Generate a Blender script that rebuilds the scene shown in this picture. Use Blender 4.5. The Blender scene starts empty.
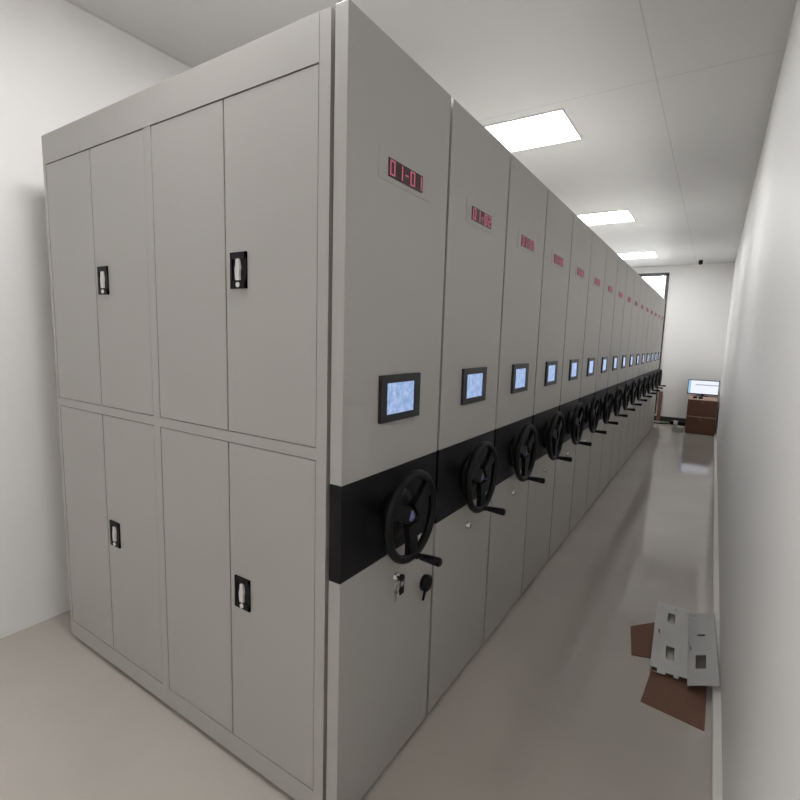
import bpy, bmesh, math, random
from mathutils import Vector, Matrix
random.seed(4)
SC = bpy.context.scene
COL = SC.collection
VS = SC.view_settings
VS.view_transform = 'Standard'; VS.look = 'None'; VS.gamma = 1; VS.use_curve_mapping = False
VS.exposure = 0.0
PI = math.pi

# ---------------------------------------------------------------- materials
def nodes(name):
    m = bpy.data.materials.new(name); m.use_nodes = True
    nt = m.node_tree
    return m, nt, nt.nodes['Principled BSDF']

def paint(name, col, rough=.5, metal=0., noise=.03, scale=6., bump=0., bscale=200., spec=.5):
    m, nt, b = nodes(name)
    tc = nt.nodes.new('ShaderNodeTexCoord')
    n = nt.nodes.new('ShaderNodeTexNoise'); n.inputs['Scale'].default_value = scale
    n.inputs['Detail'].default_value = 3
    nt.links.new(tc.outputs['Object'], n.inputs['Vector'])
    r = nt.nodes.new('ShaderNodeMix'); r.data_type = 'RGBA'
    r.inputs['A'].default_value = tuple(c * (1 - noise) for c in col) + (1,)
    r.inputs['B'].default_value = tuple(min(1, c * (1 + noise)) for c in col) + (1,)
    nt.links.new(n.outputs['Fac'], r.inputs['Factor'])
    nt.links.new(r.outputs['Result'], b.inputs['Base Color'])
    b.inputs['Roughness'].default_value = rough
    b.inputs['Metallic'].default_value = metal
    b.inputs['Specular IOR Level'].default_value = spec
    if bump:
        n2 = nt.nodes.new('ShaderNodeTexNoise'); n2.inputs['Scale'].default_value = bscale
        nt.links.new(tc.outputs['Object'], n2.inputs['Vector'])
        bp = nt.nodes.new('ShaderNodeBump'); bp.inputs['Strength'].default_value = bump
        bp.inputs['Distance'].default_value = .002
        nt.links.new(n2.outputs['Fac'], bp.inputs['Height'])
        nt.links.new(bp.outputs['Normal'], b.inputs['Normal'])
    return m

def glow(name, col, strength):
    m, nt, b = nodes(name)
    b.inputs['Base Color'].default_value = (0.02, 0.02, 0.02, 1)
    b.inputs['Emission Color'].default_value = (*col, 1)
    b.inputs['Emission Strength'].default_value = strength
    return m

M_STEEL = paint('beige_powder_coat', (.43, .415, .39), .42, noise=.015, scale=3, bump=.08, bscale=400)
M_BLACK = paint('black_powder_coat', (.006, .006, .0075), .42, noise=.1, spec=.25)
M_PLASTIC = paint('black_plastic', (.004, .004, .005), .42, spec=.22, noise=.1)
M_BEZEL = paint('screen_bezel_plastic', (.012, .013, .018), .35)
M_CHROME = paint('polished_metal', (.62, .62, .63), .25, metal=1., noise=.02)
M_LATCH = paint('satin_metal_latch', (.75, .74, .73), .4, metal=.25, noise=.02)
M_BADGE = paint('blue_white_badge', (.18, .2, .42), .12, noise=.3, scale=60)
M_WALL = paint('white_wall_paint', (.90, .89, .875), .5, noise=.012, scale=1.5, bump=.1, bscale=90)
M_SKIRT = paint('white_trim_paint', (.84, .83, .80), .4, noise=.01)
M_DARKTRIM = paint('black_skirting', (.02, .018, .017), .5)
M_FRAME = paint('dark_bronze_frame', (.05, .048, .05), .4)
M_LAMP = glow('lamp_diffuser', (.995, .995, 1.0), 30.5)
M_LFRAME = paint('lamp_frame_white', (.8, .8, .8), .4)
M_LED = glow('red_led_segment', (1.0, .25, .36), .42)
M_LEDBG = paint('maroon_display_window', (.035, .005, .012), .3)
M_MON = glow('monitor_picture', (.86, .90, 1.0), 1.0)
M_MONBLUE = glow('monitor_sidebar', (.35, .6, .8), .9)
M_MONGREY = glow('monitor_toolbar', (.52, .5, .6), .8)
M_GALV = paint('galvanised_grey', (.50, .50, .49), .42, metal=.3, noise=.06, scale=20)
M_PALE = paint('pale_grey_carton', (.45, .45, .41), .6, noise=.05)
M_WHITE = paint('white_paper', (.8, .79, .76), .6)

def card_mat(name, col):
    m = paint(name, col, .8, noise=.12, scale=25)
    return m
M_CARD = card_mat('brown_cardboard', (.20, .105, .07))
M_CARD2 = card_mat('dark_brown_cardboard', (.15, .072, .048))
M_CARDLIT = card_mat('lit_cardboard_flap', (.48, .33, .25))  # paler cardboard: light falling on the box tops is put into the colour

# control screen: pale blue picture with softly blocked fields
def screen_mat():
    m, nt, b = nodes('touch_screen_picture')
    tc = nt.nodes.new('ShaderNodeTexCoord')
    mp = nt.nodes.new('ShaderNodeMapping'); mp.inputs['Rotation'].default_value = (0, PI / 2, PI / 2)
    br = nt.nodes.new('ShaderNodeTexNoise'); br.inputs['Scale'].default_value = 55
    nt.links.new(tc.outputs['Object'], br.inputs['Vector'])
    cr = nt.nodes.new('ShaderNodeValToRGB')
    cr.color_ramp.elements[0].position = .35; cr.color_ramp.elements[0].color = (.26, .40, .74, 1)
    cr.color_ramp.elements[1].position = .7; cr.color_ramp.elements[1].color = (.48, .62, .88, 1)
    nt.links.new(br.outputs['Fac'], cr.inputs['Fac'])
    b.inputs['Base Color'].default_value = (.03, .03, .04, 1)
    b.inputs['Roughness'].default_value = .12
    nt.links.new(cr.outputs['Color'], b.inputs['Emission Color'])
    b.inputs['Emission Strength'].default_value = .85
    return m
M_SCREEN = screen_mat()

# glossy poured floor, slightly mottled
def floor_mat():
    m, nt, b = nodes('glossy_grey_beige_floor')
    tc = nt.nodes.new('ShaderNodeTexCoord')
    n = nt.nodes.new('ShaderNodeTexNoise'); n.inputs['Scale'].default_value = 1.6; n.inputs['Detail'].default_value = 6
    nt.links.new(tc.outputs['Object'], n.inputs['Vector'])
    cr = nt.nodes.new('ShaderNodeValToRGB')
    cr.color_ramp.elements[0].position = .3; cr.color_ramp.elements[0].color = (.47, .43, .385, 1)
    cr.color_ramp.elements[1].position = .75; cr.color_ramp.elements[1].color = (.53, .485, .435, 1)
    nt.links.new(n.outputs['Fac'], cr.inputs['Fac'])
    nt.links.new(cr.outputs['Color'], b.inputs['Base Color'])
    n2 = nt.nodes.new('ShaderNodeTexNoise'); n2.inputs['Scale'].default_value = 3; n2.inputs['Detail'].default_value = 4
    nt.links.new(tc.outputs['Object'], n2.inputs['Vector'])
    mr = nt.nodes.new('ShaderNodeMapRange')
    mr.inputs['To Min'].default_value = .05; mr.inputs['To Max'].default_value = .11
    nt.links.new(n2.outputs['Fac'], mr.inputs['Value'])
    nt.links.new(mr.outputs['Result'], b.inputs['Roughness'])
    b.inputs['Specular IOR Level'].default_value = .6
    return m
M_FLOOR = floor_mat()

# satin metal ceiling tiles, 0.6 m grid of hairline joints
def ceiling_mat():
    m, nt, b = nodes('satin_ceiling_tiles')
    tc = nt.nodes.new('ShaderNodeTexCoord')
    mp = nt.nodes.new('ShaderNodeMapping'); mp.inputs['Location'].default_value = (.8, .54, 0)
    nt.links.new(tc.outputs['Object'], mp.inputs['Vector'])
    br = nt.nodes.new('ShaderNodeTexBrick')
    br.offset = 0; br.squash = 1
    br.inputs['Scale'].default_value = 1
    br.inputs['Brick Width'].default_value = 1.2; br.inputs['Row Height'].default_value = 3.0
    br.inputs['Mortar Size'].default_value = .0035
    br.inputs['Color1'].default_value = (.68, .675, .665, 1); br.inputs['Color2'].default_value = (.69, .685, .675, 1)
    br.inputs['Mortar'].default_value = (.53, .525, .515, 1)
    nt.links.new(mp.outputs['Vector'], br.inputs['Vector'])
    nt.links.new(br.outputs['Color'], b.inputs['Base Color'])
    b.inputs['Roughness'].default_value = .42
    return m
M_CEIL = ceiling_mat()

def glass_mat():
    m = bpy.data.materials.new('clear_window_glass'); m.use_nodes = True
    nt = m.node_tree; nt.nodes.clear()
    o = nt.nodes.new('ShaderNodeOutputMaterial'); mx = nt.nodes.new('ShaderNodeMixShader')
    t = nt.nodes.new('ShaderNodeBsdfTransparent'); g = nt.nodes.new('ShaderNodeBsdfGlossy')
    g.inputs['Roughness'].default_value = .02; mx.inputs['Fac'].default_value = .07
    nt.links.new(t.outputs[0], mx.inputs[1]); nt.links.new(g.outputs[0], mx.inputs[2])
    nt.links.new(mx.outputs[0], o.inputs['Surface'])
    return m
M_GLASS = glass_mat()

# ---------------------------------------------------------------- mesh helpers
def bm_new(): return bmesh.new()

def box(bm, x0, x1, y0, y1, z0, z1, bev=0.):
    vs = [bm.verts.new((x, y, z)) for x in (x0, x1) for y in (y0, y1) for z in (z0, z1)]
    fs = [(0, 1, 3, 2), (4, 6, 7, 5), (0, 4, 5, 1), (2, 3, 7, 6), (0, 2, 6, 4), (1, 5, 7, 3)]
    ff = [bm.faces.new([vs[i] for i in f]) for f in fs]
    if bev:
        es = list({e for f in ff for e in f.edges})
        bmesh.ops.bevel(bm, geom=es, offset=bev, segments=2, affect='EDGES', profile=.5)
    return bm

def tube(bm, a, b, ra, rb=None, seg=20, caps=True):
    rb = ra if rb is None else rb
    a, b = Vector(a), Vector(b); d = (b - a).normalized()
    u = d.orthogonal().normalized(); v = d.cross(u)
    A = [bm.verts.new(a + (u * math.cos(t) + v * math.sin(t)) * ra) for t in (2 * PI * i / seg for i in range(seg))]
    B = [bm.verts.new(b + (u * math.cos(t) + v * math.sin(t)) * rb) for t in (2 * PI * i / seg for i in range(seg))]
    for i in range(seg):
        bm.faces.new((A[i], A[(i + 1) % seg], B[(i + 1) % seg], B[i])).smooth = True
    if caps:
        bm.faces.new(A[::-1]); bm.faces.new(B)
    return bm

def lathe_x(bm, prof, cy, cz, seg=32):
    """profile of (x, r) turned about the X axis through (cy, cz)"""
    rings = []
    for x, r in prof:
        if r < 1e-5: rings.append([bm.verts.new((x, cy, cz))])
        else: rings.append([bm.verts.new((x, cy + r * math.cos(t), cz + r * math.sin(t))) for t in (2 * PI * i / seg for i in range(seg))])
    for p, q in zip(rings, rings[1:]):
        for i in range(seg):
            j = (i + 1) % seg
            if len(p) == 1: f = bm.faces.new((p[0], q[j], q[i]))
            elif len(q) == 1: f = bm.faces.new((p[i], p[j], q[0]))
            else: f = bm.faces.new((p[i], p[j], q[j], q[i]))
            f.smooth = True
    return bm

def torus_x(bm, x, cy, cz, R, r, seg=48, sub=12):
    g = [[bm.verts.new((x + r * math.sin(s), cy + (R + r * math.cos(s)) * math.cos(t), cz + (R + r * math.cos(s)) * math.sin(t)))
          for s in (2 * PI * k / sub for k in range(sub))] for t in (2 * PI * i / seg for i in range(seg))]
    for i in range(seg):
        for k in range(sub):
            bm.faces.new((g[i][k], g[(i + 1) % seg][k], g[(i + 1) % seg][(k + 1) % sub], g[i][(k + 1) % sub])).smooth = True
    return bm

def obj(name, bm, mat, parent=None, loc=None, label=None):
    bmesh.ops.recalc_face_normals(bm, faces=bm.faces[:])
    me = bpy.data.meshes.new(name); bm.to_mesh(me); bm.free()
    o = bpy.data.objects.new(name, me); COL.objects.link(o)
    me.materials.append(mat)
    if parent: o.parent = parent
    if loc: o.location = loc
    if label: o['label'] = label
    return o

def tag(o, label, cat, group=None):
    o['label'] = label; o['category'] = cat
    if group: o['group'] = group
    return o

def thing(name, label, cat, loc=(0, 0, 0), group=None):
    o = bpy.data.objects.new(name, None); COL.objects.link(o); o.location = loc
    o.empty_display_size = .1
    return tag(o, label, cat, group)

def struct(name, bm, mat, parent=None):
    o = obj(name, bm, mat, parent)
    if not parent: o['kind'] = 'structure'
    return o

# ---------------------------------------------------------------- the room
XL, XR, YB, YF, ZC = -2.02, 1.02, -4.3, 10.34, 3.17
TH = .15
struct('floor', box(bm_new(), XL - TH, XR + TH, YB - TH, YF + TH, -.12, 0), M_FLOOR)
struct('ceiling', box(bm_new(), XL - TH, XR + TH, YB - TH, YF + TH, ZC, ZC + .12), M_CEIL)
struct('wall_left', box(bm_new(), XL - TH, XL, YB, YF, 0, ZC), M_WALL)
struct('wall_right', box(bm_new(), XR, XR + TH, YB, YF, 0, ZC), M_WALL)
struct('wall_back', box(bm_new(), XL - TH, XR + TH, YB - TH, YB, 0, ZC), M_WALL)
# far wall with a tall window opening
wx0, wx1, wz0, wz1 = -1.75, -.06, .14, 3.03
b = bm_new()
box(b, wx1, XR + TH, YF, YF + TH, 0, ZC)
box(b, XL - TH, wx0, YF, YF + TH, 0, ZC)
box(b, wx0, wx1, YF, YF + TH, wz1, ZC)
box(b, wx0, wx1, YF, YF + TH, 0, wz0)
struct('wall_far', b, M_WALL)
b = bm_new(); fw_ = .055
box(b, wx0, wx0 + fw_, YF - .03, YF + .06, wz0, wz1); box(b, wx1 - fw_, wx1, YF - .03, YF + .06, wz0, wz1)
box(b, wx0, wx1, YF - .03, YF + .06, wz1 - fw_, wz1); box(b, wx0, wx1, YF - .03, YF + .06, wz0, wz0 + fw_)
box(b, -.93, -.88, YF - .02, YF + .05, wz0, wz1); 
w = struct('window_1', b, M_FRAME)
obj('pane', box(bm_new(), wx0 + .02, wx1 - .02, YF + .012, YF + .02, wz0 + .02, wz1 - .02), M_GLASS, w)
struct('baseboard_right', box(bm_new(), XR - .030, XR, YB, YF, 0, .045, .003), M_SKIRT)
struct('baseboard_far', box(bm_new(), XL, XR - .03, YF - .014, YF, 0, .10, .002), M_DARKTRIM)

# ---------------------------------------------------------------- ceiling panels
def lamp(x0, x1, y0, y1, label):
    cx, cy = (x0 + x1) / 2, (y0 + y1) / 2
    t = thing('ceiling_light_panel', label, 'ceiling light', (cx, cy, ZC), 'square light panels in the ceiling')
    hx, hy = (x1 - x0) / 2, (y1 - y0) / 2; f = .012
    b = bm_new()
    box(b, -hx - f, hx + f, -hy - f, -hy, -.008, 0); box(b, -hx - f, hx + f, hy, hy + f, -.008, 0)
    box(b, -hx - f, -hx, -hy, hy, -.008, 0); box(b, hx, hx + f, -hy, hy, -.008, 0)
    obj('frame', b, M_LFRAME, t)
    obj('diffuser', box(bm_new(), -hx, hx, -hy, hy, -.005, -.0005), M_LAMP, t)
LX0, LX1 = -.765, -.185
lamp(LX0, LX1 - .012, 2.57, 3.12, 'square white ceiling light, the largest and nearest of those lit above the cabinet row')
lamp(LX0, LX1, 5.52, 6.10, 'square white ceiling light, the middle of the three lit above the row')
lamp(LX0, LX1, 8.55, 9.13, 'square white ceiling light closest to the far wall and window')
lamp(LX0, LX1, -.38, .20, 'square white ceiling light directly above the double-door end')

lamp(.10, .68, -3.85, -3.27, 'added unseen fill light on the ceiling behind the viewer, near the back wall')  # unseen fill lamp, added to brighten the right wall and the row

t = thing('security_camera', 'small black dome on the ceiling close to the far wall', 'security camera', (.477, 9.85, ZC))
b = bm_new(); 
tube(b, (0, 0, 0), (0, 0, -.03), .035, .032)
obj('mount', b, M_PLASTIC, t)
b = bm_new(); bmesh.ops.create_uvsphere(b, u_segments=20, v_segments=12, radius=.036)
for v in b.verts: v.co.z -= .045
for f in b.faces: f.smooth = True
obj('dome', b, M_PLASTIC, t)

# ---------------------------------------------------------------- mobile shelving units
P = .5820; GAP = .017; H = 2.4; ZBT, ZBB = 1.134, .838
YC = (P - GAP) / 2 + .005
XFB, XB, XE = -.044, -.058, -1.75

SEG = {'0': 'abcdef', '1': 'bc', '2': 'abged', '3': 'abgcd', '4': 'fgbc', '5': 'afgcd', '6': 'afgedc', '7': 'abc', '8': 'abcdefg', '9': 'abfgcd', '-': 'g'}
def digits(text, plate_):
    """seven segment figures on the x = const plane, reading along +y, one mesh per figure"""
    w, h, s, x0, x1 = .025, .042, .0036, .0035, .0055
    y = -.092
    for ch in text:
        b = bm_new()
        if ch == '-':
            box(b, x0, x1, 0, .016, -s / 2, s / 2); step = .029
        else: step = .042
        for c in (SEG[ch] if ch != '-' else ''):
            if c == 'a': box(b, x0, x1, 0, w, h / 2 - s, h / 2)
            if c == 'd': box(b, x0, x1, 0, w, -h / 2, -h / 2 + s)
            if c == 'g': box(b, x0, x1, 0, w, -s / 2, s / 2)
            if c == 'f': box(b, x0, x1, 0, s, 0, h / 2)
            if c == 'e': box(b, x0, x1, 0, s, -h / 2, 0)
            if c == 'b': box(b, x0, x1, w - s, w, 0, h / 2)
            if c == 'c': box(b, x0, x1, w - s, w, -h / 2, 0)
        o = obj('digit', b, M_LED, plate_, (.001, YC + y, 2.055))
        y += step

WHEEL = (0, YC + .004, .973)
def handwheel_parts(root):
    cx, cy, cz = WHEEL
    b = bm_new()
    lathe_x(b, [(0, .001), (0, .085), (.014, .085), (.022, .045), (.032, .030), (.040, .036), (.056, .034), (.060, .028), (.060, 0)], cy, cz)
    hub = obj('handwheel', b, M_PLASTIC, root)
    obj('rim', torus_x(bm_new(), .062, cy, cz, .142, .0145), M_PLASTIC, hub)
    for a in (-84, 36, 156):
        t = math.radians(a)
        d = Vector((0, math.cos(t), math.sin(t))); n = Vector((0, -math.sin(t), math.cos(t)))
        b = bm_new(); c = Vector((.058, cy, cz))
        V = []
        for r, hw, hx in ((.025, .030, .012), (.08, .024, .010), (.138, .032, .009)):
            V.append([b.verts.new(c + d * r + n * sy * hw + Vector((sx * hx, 0, 0))) for sy, sx in ((-1, -1), (1, -1), (1, 1), (-1, 1))])
        for p_, q_ in zip(V, V[1:]):
            for i in range(4): b.faces.new((p_[i], p_[(i + 1) % 4], q_[(i + 1) % 4], q_[i]))
        b.faces.new(V[0]); b.faces.new(V[-1])
        obj('spoke', b, M_PLASTIC, hub)
    b = bm_new(); lathe_x(b, [(.0595, .019), (.063, .018), (.065, .011), (.0655, 0)], cy, cz, 24)
    obj('badge', b, M_BADGE, hub, label='blue and silver round badge')
    t = math.radians(-80); hy, hz = cy + .146 * math.cos(t), cz + .146 * math.sin(t)
    b = bm_new()
    tube(b, (.06, hy, hz), (.082, hy, hz), .0165, .010)
    tube(b, (.082, hy, hz), (.100, hy, hz), .010, .0125)
    tube(b, (.100, hy, hz), (.158, hy, hz), .0125, .0155)
    tube(b, (.158, hy, hz), (.164, hy, hz), .0155, .011)
    obj('crank_handle', b, M_PLASTIC, hub)

def front_parts(root, text):
    y0, y1 = 0, P - GAP
    obj('upper_panel', box(bm_new(), XFB, 0, y0, y1, ZBT, H, .0015), M_STEEL, root)
    obj('black_band', box(bm_new(), XFB, 0, y0, y1, ZBB + .0005, ZBT - .0005, .0015), M_BLACK, root)
    obj('lower_panel', box(bm_new(), XFB, 0, y0, y1, .018, ZBB, .0015), M_STEEL, root)
    # touch screen
    b = bm_new(); zc = 1.367
    yb0, yb1, zb0, zb1, ys0, ys1, zs0, zs1 = YC - .117, YC + .117, zc - .074, zc + .075, YC - .084, YC + .080, zc - .050, zc + .050
    for (a0, a1, c0, c1) in ((yb0, ys0, zb0, zb1), (ys1, yb1, zb0, zb1), (ys0, ys1, zb0, zs0), (ys0, ys1, zs1, zb1)):
        box(b, 0, .011, a0, a1, c0, c1)
    box(b, 0, .003, ys0, ys1, zs0, zs1)
    s = obj('control_screen', b, M_BEZEL, root)
    obj('display', box(bm_new(), .003, .0075, ys0, ys1, zs0, zs1), M_SCREEN, s, label='lit pale blue display')
    # number display on a thin plate
    b = bm_new(); zl = 2.055
    box(b, 0, .0018, YC - .145, YC + .150, zl - .042, zl + .046, .0006)
    pl = obj('number_plate', b, M_STEEL, root)
    obj('number_display', box(bm_new(), .0018, .0045, YC - .098, YC + .096, zl - .026, zl + .026), M_LEDBG, pl, label='dark red number display')
    if text: digits(text, pl)
    handwheel_parts(root)
    # lock cylinder below the wheel
    b = bm_new(); lathe_x(b, [(0, .017), (.004, .017), (.006, .012), (.014, .011), (.014, 0)], YC + .012, .738, 20)
    lk = obj('lock', b, M_CHROME, root)
    obj('keyhole', box(bm_new(), .0135, .0148, YC + .0105, YC + .0135, .731, .745), M_PLASTIC, lk)
    return lk

def plain_body(root):
    b = bm_new()
    box(b, XE, XB - .004, .0, P - GAP, .022, H - .012)
    box(b, XB - .004, XFB, .04, P - GAP - .04, .03, H - .03)
    obj('shelf_body', b, M_STEEL, root)
    b = bm_new(); box(b, XE + .01, XFB - .01, .02, P - GAP - .02, 0, .024)
    obj('base', b, M_BLACK, root)

ORD = ['', 'second', 'third', 'fourth', 'fifth', 'sixth', 'seventh', 'eighth', 'ninth', 'tenth', 'eleventh', 'twelfth', 'thirteenth', 'fourteenth', 'fifteenth', 'sixteenth']
GRP = 'mobile shelving units closed up in one row'
# end unit with doors
root0 = thing('mobile_shelving_unit', 'beige steel end unit with eight flat doors, keys hanging in its lock, red display 01-01', 'mobile shelving unit', (0, 0, 0), GRP)
lk0 = front_parts(root0, '01-01')
FX0, FX1 = XE, XB            # frame across the end face
DM0, DM1 = -.938, -.896
DR = -.098; DL = -1.728
Z1, Z2, ZD, ZB = 1.230, 1.195, 2.277, .10
b = bm_new(); D = .020
box(b, FX0, FX1, D + .004, P - GAP - .004, .022, H - .002)                  # carcass behind the doors
box(b, FX0, DL, 0, D + .004, .022, H); box(b, DR, FX1, 0, D + .004, .022, H)
box(b, DM0, DM1, 0, D + .004, ZB, ZD)
box(b, DL, DR, -.001, D + .004, ZD, H); box(b, DL, DR, 0, D + .004, .022, ZB)
box(b, DL, DM0, 0, D + .004, Z2, Z1); box(b, DM1, DR, 0, D + .004, Z2, Z1)
box(b, XB - .002, XFB, .06, P - GAP - .08, .03, H - .03)
obj('shelf_body', b, M_STEEL, root0)
b = bm_new(); box(b, XE + .01, XFB - .01, .02, P - GAP - .02, 0, .024)
obj('base', b, M_BLACK, root0)
def door(x0, x1, z0, z1, handle_z=None):
    g = .003
    o = obj('cabinet_door', box(bm_new(), x0 + g, x1 - g, .001, D, z0 + g, z1 - g, .0012), M_STEEL, root0)
    if handle_z:
        hx = x0 + .067; hh, hw = .056, .038
        b = bm_new()       # black cup: rim frame round a sunk floor
        r = .009
        box(b, hx - hw, hx - hw + r, -.005, .001, handle_z - hh, handle_z + hh)
        box(b, hx + hw - r, hx + hw, -.005, .001, handle_z - hh, handle_z + hh)
        box(b, hx - hw, hx + hw, -.005, .001, handle_z + hh - .020, handle_z + hh)
        box(b, hx - hw, hx + hw, -.005, .001, handle_z - hh, handle_z - hh + .024)
        box(b, hx - hw + r, hx + hw - r, -.0012, .001, handle_z - hh + .02, handle_z + hh - .02)
        obj('handle_plate', b, M_PLASTIC, o, label='black recessed handle plate')
        b = bm_new()       # silver latch lever, waisted
        pr = [(-.0085, -.030), (-.010, -.012), (-.011, .004), (-.007, .018), (-.006, .034), (.006, .036), (.0085, .024), (.011, .006), (.008, -.008), (.0085, -.030)]
        fr = [b.verts.new((hx + px, -.009, handle_z + pz)) for px, pz in pr]
        bk = [b.verts.new((hx + px * 1.15, -.001, handle_z + pz)) for px, pz in pr]
        b.faces.new(fr)
        for i in range(len(pr)):
            j = (i + 1) % len(pr); b.faces.new((fr[i], fr[j], bk[j], bk[i]))
        b.faces.new(bk[::-1])
        obj('latch', b, M_LATCH, o, label='silver latch')
        b = bm_new(); tube(b, (hx, -.001, handle_z - .044), (hx, -.0085, handle_z - .044), .0085, .0078)
        obj('key_cylinder', b, M_LATCH, o, label='silver key cylinder')
for (a0, am, a1) in ((DL, -1.333, DM0), (DM1, -.496, DR)):
    for z0, z1, hz in ((Z1, ZD, 1.754), (ZB, Z2, .672)):
        door(a0, am, z0, z1); door(am, a1, z0, z1, hz)

# hanging keys in the lock of the first unit, and the dark round knob near its edge
ly, lz = YC + .006, .738
b = bm_new()
box(b, .0145, .032, ly - .0012, ly + .0012, lz - .005, lz + .005)
lathe_x(b, [(.024, .0), (.024, .012), (.034, .013), (.038, .008), (.038, 0)], ly, lz + .008, 16)
obj('key', b, M_PLASTIC, lk0, label='black-headed key stuck in the lock')
b = bm_new()
torus_x(b, .031, ly, lz - .014, .014, .0012, 20, 6)
box(b, .028, .034, ly - .014, ly + .012, lz - .050, lz - .024, .002)
obj('spare_key', b, M_PLASTIC, lk0, label='black-headed spare key hanging from the ring')
b = bm_new()
torus_x(b, .024, ly - .018, lz - .020, .022, .0016, 20, 6)
box(b, .0225, .0255, ly - .030, ly - .022, lz - .068, lz - .030)
obj('key_ring', b, M_CHROME, lk0, label='shiny key ring with a silver key')
ky, kz = .500, .632
b = bm_new(); lathe_x(b, [(0, .030), (.010, .032), (.022, .030), (.026, .022), (.026, 0)], ky, kz, 24)
kn = obj('lock_knob', b, M_PLASTIC, root0, label='round black lock knob near the edge of the lower panel')
b = bm_new(); tube(b, (.018, ky - .018, kz - .022), (.020, ky - .036, kz - .052), .006, .0045, 10)
obj('lever', b, M_PLASTIC, kn)

# units behind it: build one, then copy
def copy_tree(o, parent=None):
    c = o.copy(); COL.objects.link(c)
    if parent: c.parent = parent
    for ch in list(o.children): copy_tree(ch, c)
    return c
root1 = thing('mobile_shelving_unit', 'x', 'mobile shelving unit', (0, P, 0), GRP)
front_parts(root1, None); plain_body(root1)
units = [root1] + [copy_tree(root1) for k in range(2, 16)]
dig = {}
for k, u in enumerate(units, start=1):
    u.location = (0, P * k, 0)
    n = '01-%02d' % (k + 1)
    u['label'] = 'beige steel shelving unit with black handwheel, %s of the row counted from the double-door end' % ORD[k]
    if k == 15: u['label'] = 'beige steel shelving unit at the far end of the row, beside the far window frame'
    if k == 1: u['label'] = 'beige steel shelving unit with black handwheel, right behind the end unit with doors'
    for o in u.children:
        if o.name.startswith('number_plate'): digits(n, o)

# ---------------------------------------------------------------- things at the far end
def carton(name, label, x0, x1, y0, y1, z0, z1, mat, flap=True, group=None):
    t = thing(name, label, 'box', ((x0 + x1) / 2, (y0 + y1) / 2, z0), group)
    hx, hy, h = (x1 - x0) / 2, (y1 - y0) / 2, z1 - z0
    obj('carton_body', box(bm_new(), -hx, hx, -hy, hy, 0, h, .003), mat, t)
    if flap:
        obj('lit_top_flap', box(bm_new(), -hx + .004, hx - .004, -hy + .002, hy - .002, h, h + .003), M_CARDLIT, t, label='top flap with overhead light painted in as a paler tone')
        b = bm_new(); box(b, -.03, .03, -hy - .0012, hy + .0012, h - .001, h + .0012)
        box(b, -.03, .03, -hy - .0012, -hy, h - .07, h)
        obj('packing_tape', b, M_CARD, t, label='tan packing tape')
    return t
carton('cardboard_box', 'wide dark brown cardboard box on the floor by the right wall, lower of the two', .53, .988, 9.10, 10.20, 0, .30, M_CARD2, True, 'cardboard boxes stacked by the right wall')
carton('cardboard_box', 'brown cardboard box stacked on the lower box, with the lit monitor above', .53, .988, 9.20, 10.24, .306, .605, M_CARD2, True, 'cardboard boxes stacked by the right wall')
# monitor
t = thing('computer_monitor', 'flat monitor with a bright white screen on top of the stacked cardboard boxes', 'monitor', (.735, 10.02, .6082))
b = bm_new()
box(b, -.10, .10, -.07, .09, 0, .012, .003); box(b, -.022, .022, .015, .04, .01, .16, .003)
obj('stand', b, M_PLASTIC, t)
w0, w1, z0, z1 = -.262, .262, .03, .315
b = bm_new()
box(b, w0, w1, -.012, .025, z0, z1)
for (a0, a1, c0, c1) in ((w0, w0 + .014, z0, z1), (w1 - .014, w1, z0, z1), (w0, w1, z0, z0 + .020), (w0, w1, z1 - .014, z1)):
    box(b, a0, a1, -.018, -.012, c0, c1)
hs = obj('housing', b, M_BEZEL, t)
scr = obj('screen', box(bm_new(), w0 + .014, w1 - .014, -.015, -.012, z0 + .02, z1 - .014), M_MON, t, label='lit white screen')
obj('screen_sidebar', box(bm_new(), w0 + .014, w0 + .055, -.0165, -.015, z0 + .02, z1 - .014), M_MONBLUE, scr, label='pale blue strip at the left of the screen')
obj('screen_toolbar', box(bm_new(), w0 + .13, w1 - .014, -.0165, -.015, z1 - .105, z1 - .085), M_MONGREY, scr, label='grey line across the screen')
# two dark bits lying on the box in front of the stand
for i, (dx, lab) in enumerate(((-.105, 'small dark lump on the upper cardboard box, left of the pair'), (-.015, 'small dark lump on the upper cardboard box, right of the pair'))):
    b = bm_new(); bmesh.ops.create_uvsphere(b, u_segments=16, v_segments=10, radius=1)
    for v in b.verts: v.co = Vector((v.co.x * .038, v.co.y * .022, max(-.6, v.co.z) * .026 + .0156))
    for f in b.faces: f.smooth = True
    o = obj('computer_mouse', b, M_PLASTIC, None, (.735 + dx, 9.45, .6082))
    tag(o, lab.replace('lump', 'rounded gadget'), 'gadget', 'dark gadgets below the monitor')

# black cable bundle / power box by the far skirting
t = thing('power_strip', 'black power strip with cable on the floor at the dark far skirting', 'power strip', (.37, 10.0, 0))
obj('strip_body', box(bm_new(), -.14, .14, -.05, .05, 0, .075, .006), M_PLASTIC, t)
b = bm_new(); pts = [(-.14, 0, .02), (-.22, -.05, .012), (-.32, -.12, .012), (-.42, -.10, .012), (-.5, -.02, .012)]
for a, c in zip(pts, pts[1:]): tube(b, a, c, .011, .011, 10)
obj('cable', b, M_PLASTIC, t)
t = carton('small_carton', 'small pale grey carton on the floor left of the brown boxes', .325, .505, 9.05, 9.22, 0, .10, M_PALE, False)
b = bm_new(); tube(b, (0, 0, 0), (0, 0, .095), .030, .036, 20)
o = obj('paper_cup', b, M_WHITE, None, (.375, 9.13, .1005)); tag(o, 'white paper cup standing on the small pale carton', 'cup')
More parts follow.
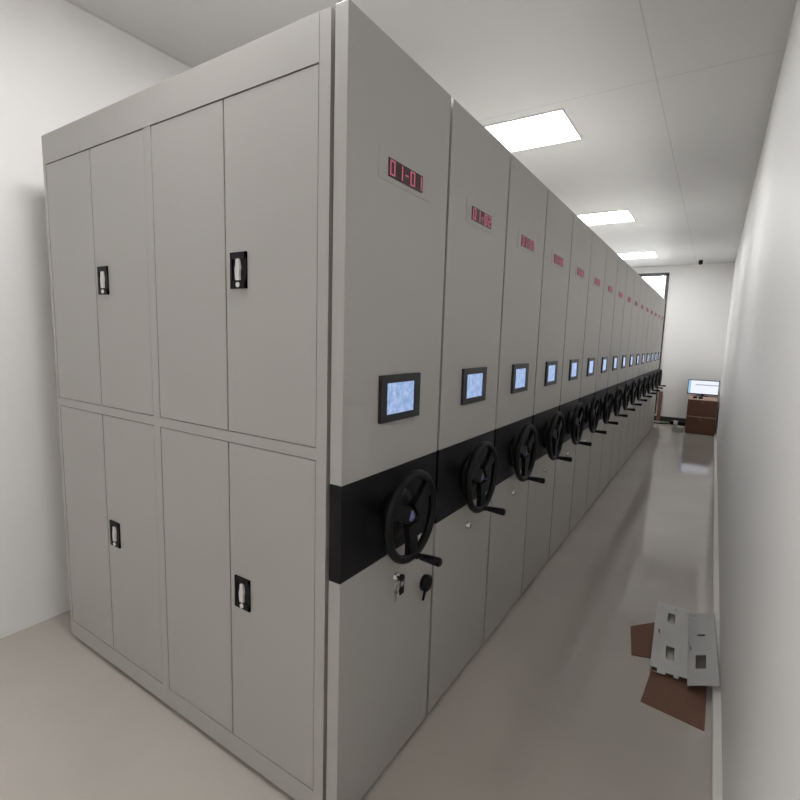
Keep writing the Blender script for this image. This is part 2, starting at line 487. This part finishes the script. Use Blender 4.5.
# narrow brown board standing in the corner by the window
o = obj('leaning_board', box(bm_new(), -.035, .03, 0, .02, 0, .62, .002), M_CARD, None, (-.0, 10.300, 0.0))
tag(o, 'narrow brown board standing upright against the far wall beside the window frame', 'board')

# ---------------------------------------------------------------- steel plates and cardboard on the floor
def plate(name, label, W, L, holes, corners, edge=.018, th=.0022):
    """rectangular pressed plate with rolled side lips; holes = (u0,u1,v0,v1) in metres, notched far end"""
    us = sorted({0, W} | {h[i] for h in holes for i in (0, 1)}); vs_ = sorted({0, L} | {h[i] for h in holes for i in (2, 3)})
    b = bm_new(); V = {}
    def vert(u, v):
        k = (round(u, 5), round(v, 5))
        if k not in V: V[k] = b.verts.new((u, v, 0))
        return V[k]
    for u0, u1 in zip(us, us[1:]):
        for v0, v1 in zip(vs_, vs_[1:]):
            cu, cv = (u0 + u1) / 2, (v0 + v1) / 2
            if any(h[0] < cu < h[1] and h[2] < cv < h[3] for h in holes): continue
            b.faces.new((vert(u0, v0), vert(u1, v0), vert(u1, v1), vert(u0, v1)))
    r = bmesh.ops.extrude_face_region(b, geom=b.faces[:])
    for e in r['geom']:
        if isinstance(e, bmesh.types.BMVert): e.co.z -= th
    # side lips
    box(b, 0, th, 0, L, -edge, -th * .5); box(b, W - th, W, 0, L, -edge, -th * .5)
    o = obj(name, b, M_GALV)
    A, Bx, Cy = [Vector(c) for c in corners]       # origin, end of u, end of v
    ex = (Bx - A).normalized(); ey = (Cy - A); ey = (ey - ex * ey.dot(ex)).normalized(); ez = ex.cross(ey)
    m = Matrix((ex, ey, ez)).transposed().to_4x4(); m.translation = A
    o.matrix_world = m
    return tag(o, label, 'metal plate', 'punched steel plates on the floor')
hA = [(.062, .098, .50, .615), (.062, .100, .135, .255), (.020, .030, .36, .40), (.028, .035, .66, .675), (.095, .105, .655, .680), (.12, .155, -.001, .025), (.0, .03, .0, .035), (.065, .10, -.001, .018)]
plate('steel_plate', 'grey punched steel plate lying flat on the floor with two large slots', .168, .72, hA,
      ((.737, 1.425, .024), (.905, 1.4325, .024), (.708, 2.10, .024)))
hB = [(.035, .080, .135, .255), (.045, .080, .44, .46), (.008, .016, .30, .33), (.02, .045, .66, .672), (.09, .12, .665, .701)]
plate('steel_plate', 'grey punched steel plate tilted up against the right wall beside the flat one', .128, .70, hB,
      ((.892, 1.39, .034), (1.010, 1.394, .080), (.882, 2.08, .034)), edge=.008)
def sheet(label, pts, z0, z1):
    b = bm_new(); lo = [b.verts.new((x, y, z0)) for x, y in pts]; hi = [b.verts.new((x, y, z1)) for x, y in pts]
    b.faces.new(hi); b.faces.new(lo[::-1])
    for i in range(len(pts)): j = (i + 1) % len(pts); b.faces.new((lo[i], lo[j], hi[j], hi[i]))
    o = obj('cardboard_piece', b, M_CARD); tag(o, label, 'cardboard', 'cardboard pieces under the steel plates')
sheet('flat brown cardboard piece poking out left of the steel plates', [(.645, 1.53), (.738, 1.56), (.735, 1.95), (.605, 1.80)], .0004, .0034)
sheet('flat brown cardboard piece under the near ends of the steel plates', [(.725, 1.20), (.965, 1.17), (.97, 1.48), (.745, 1.50)], .0004, .0034)

# ---------------------------------------------------------------- daylight behind the window
wd = bpy.data.worlds.new('daylight'); SC.world = wd; wd.use_nodes = True
bg = wd.node_tree.nodes['Background']; bg.inputs['Color'].default_value = (.93, .97, 1, 1); bg.inputs['Strength'].default_value = 2.2

# ---------------------------------------------------------------- camera
cd = bpy.data.cameras.new('camera'); cam = bpy.data.objects.new('camera', cd); COL.objects.link(cam)
fwv = Vector((-0.5361861692191926, 0.8344045348850669, -0.12756748841802307))
rtv = Vector((0.8387916510528685, 0.5436164784362806, 0.03016107585183022))
upv = Vector((-0.09451432728454633, 0.0908305925102989, 0.9913711945594231))
m = Matrix((rtv, upv, -fwv)).transposed().to_4x4(); m.translation = (0.85315, -1.03398, 1.55895)
cam.matrix_world = m
cd.sensor_width = 36; cd.lens = 483.508 / 800 * 36; cd.clip_start = .01
SC.camera = cam
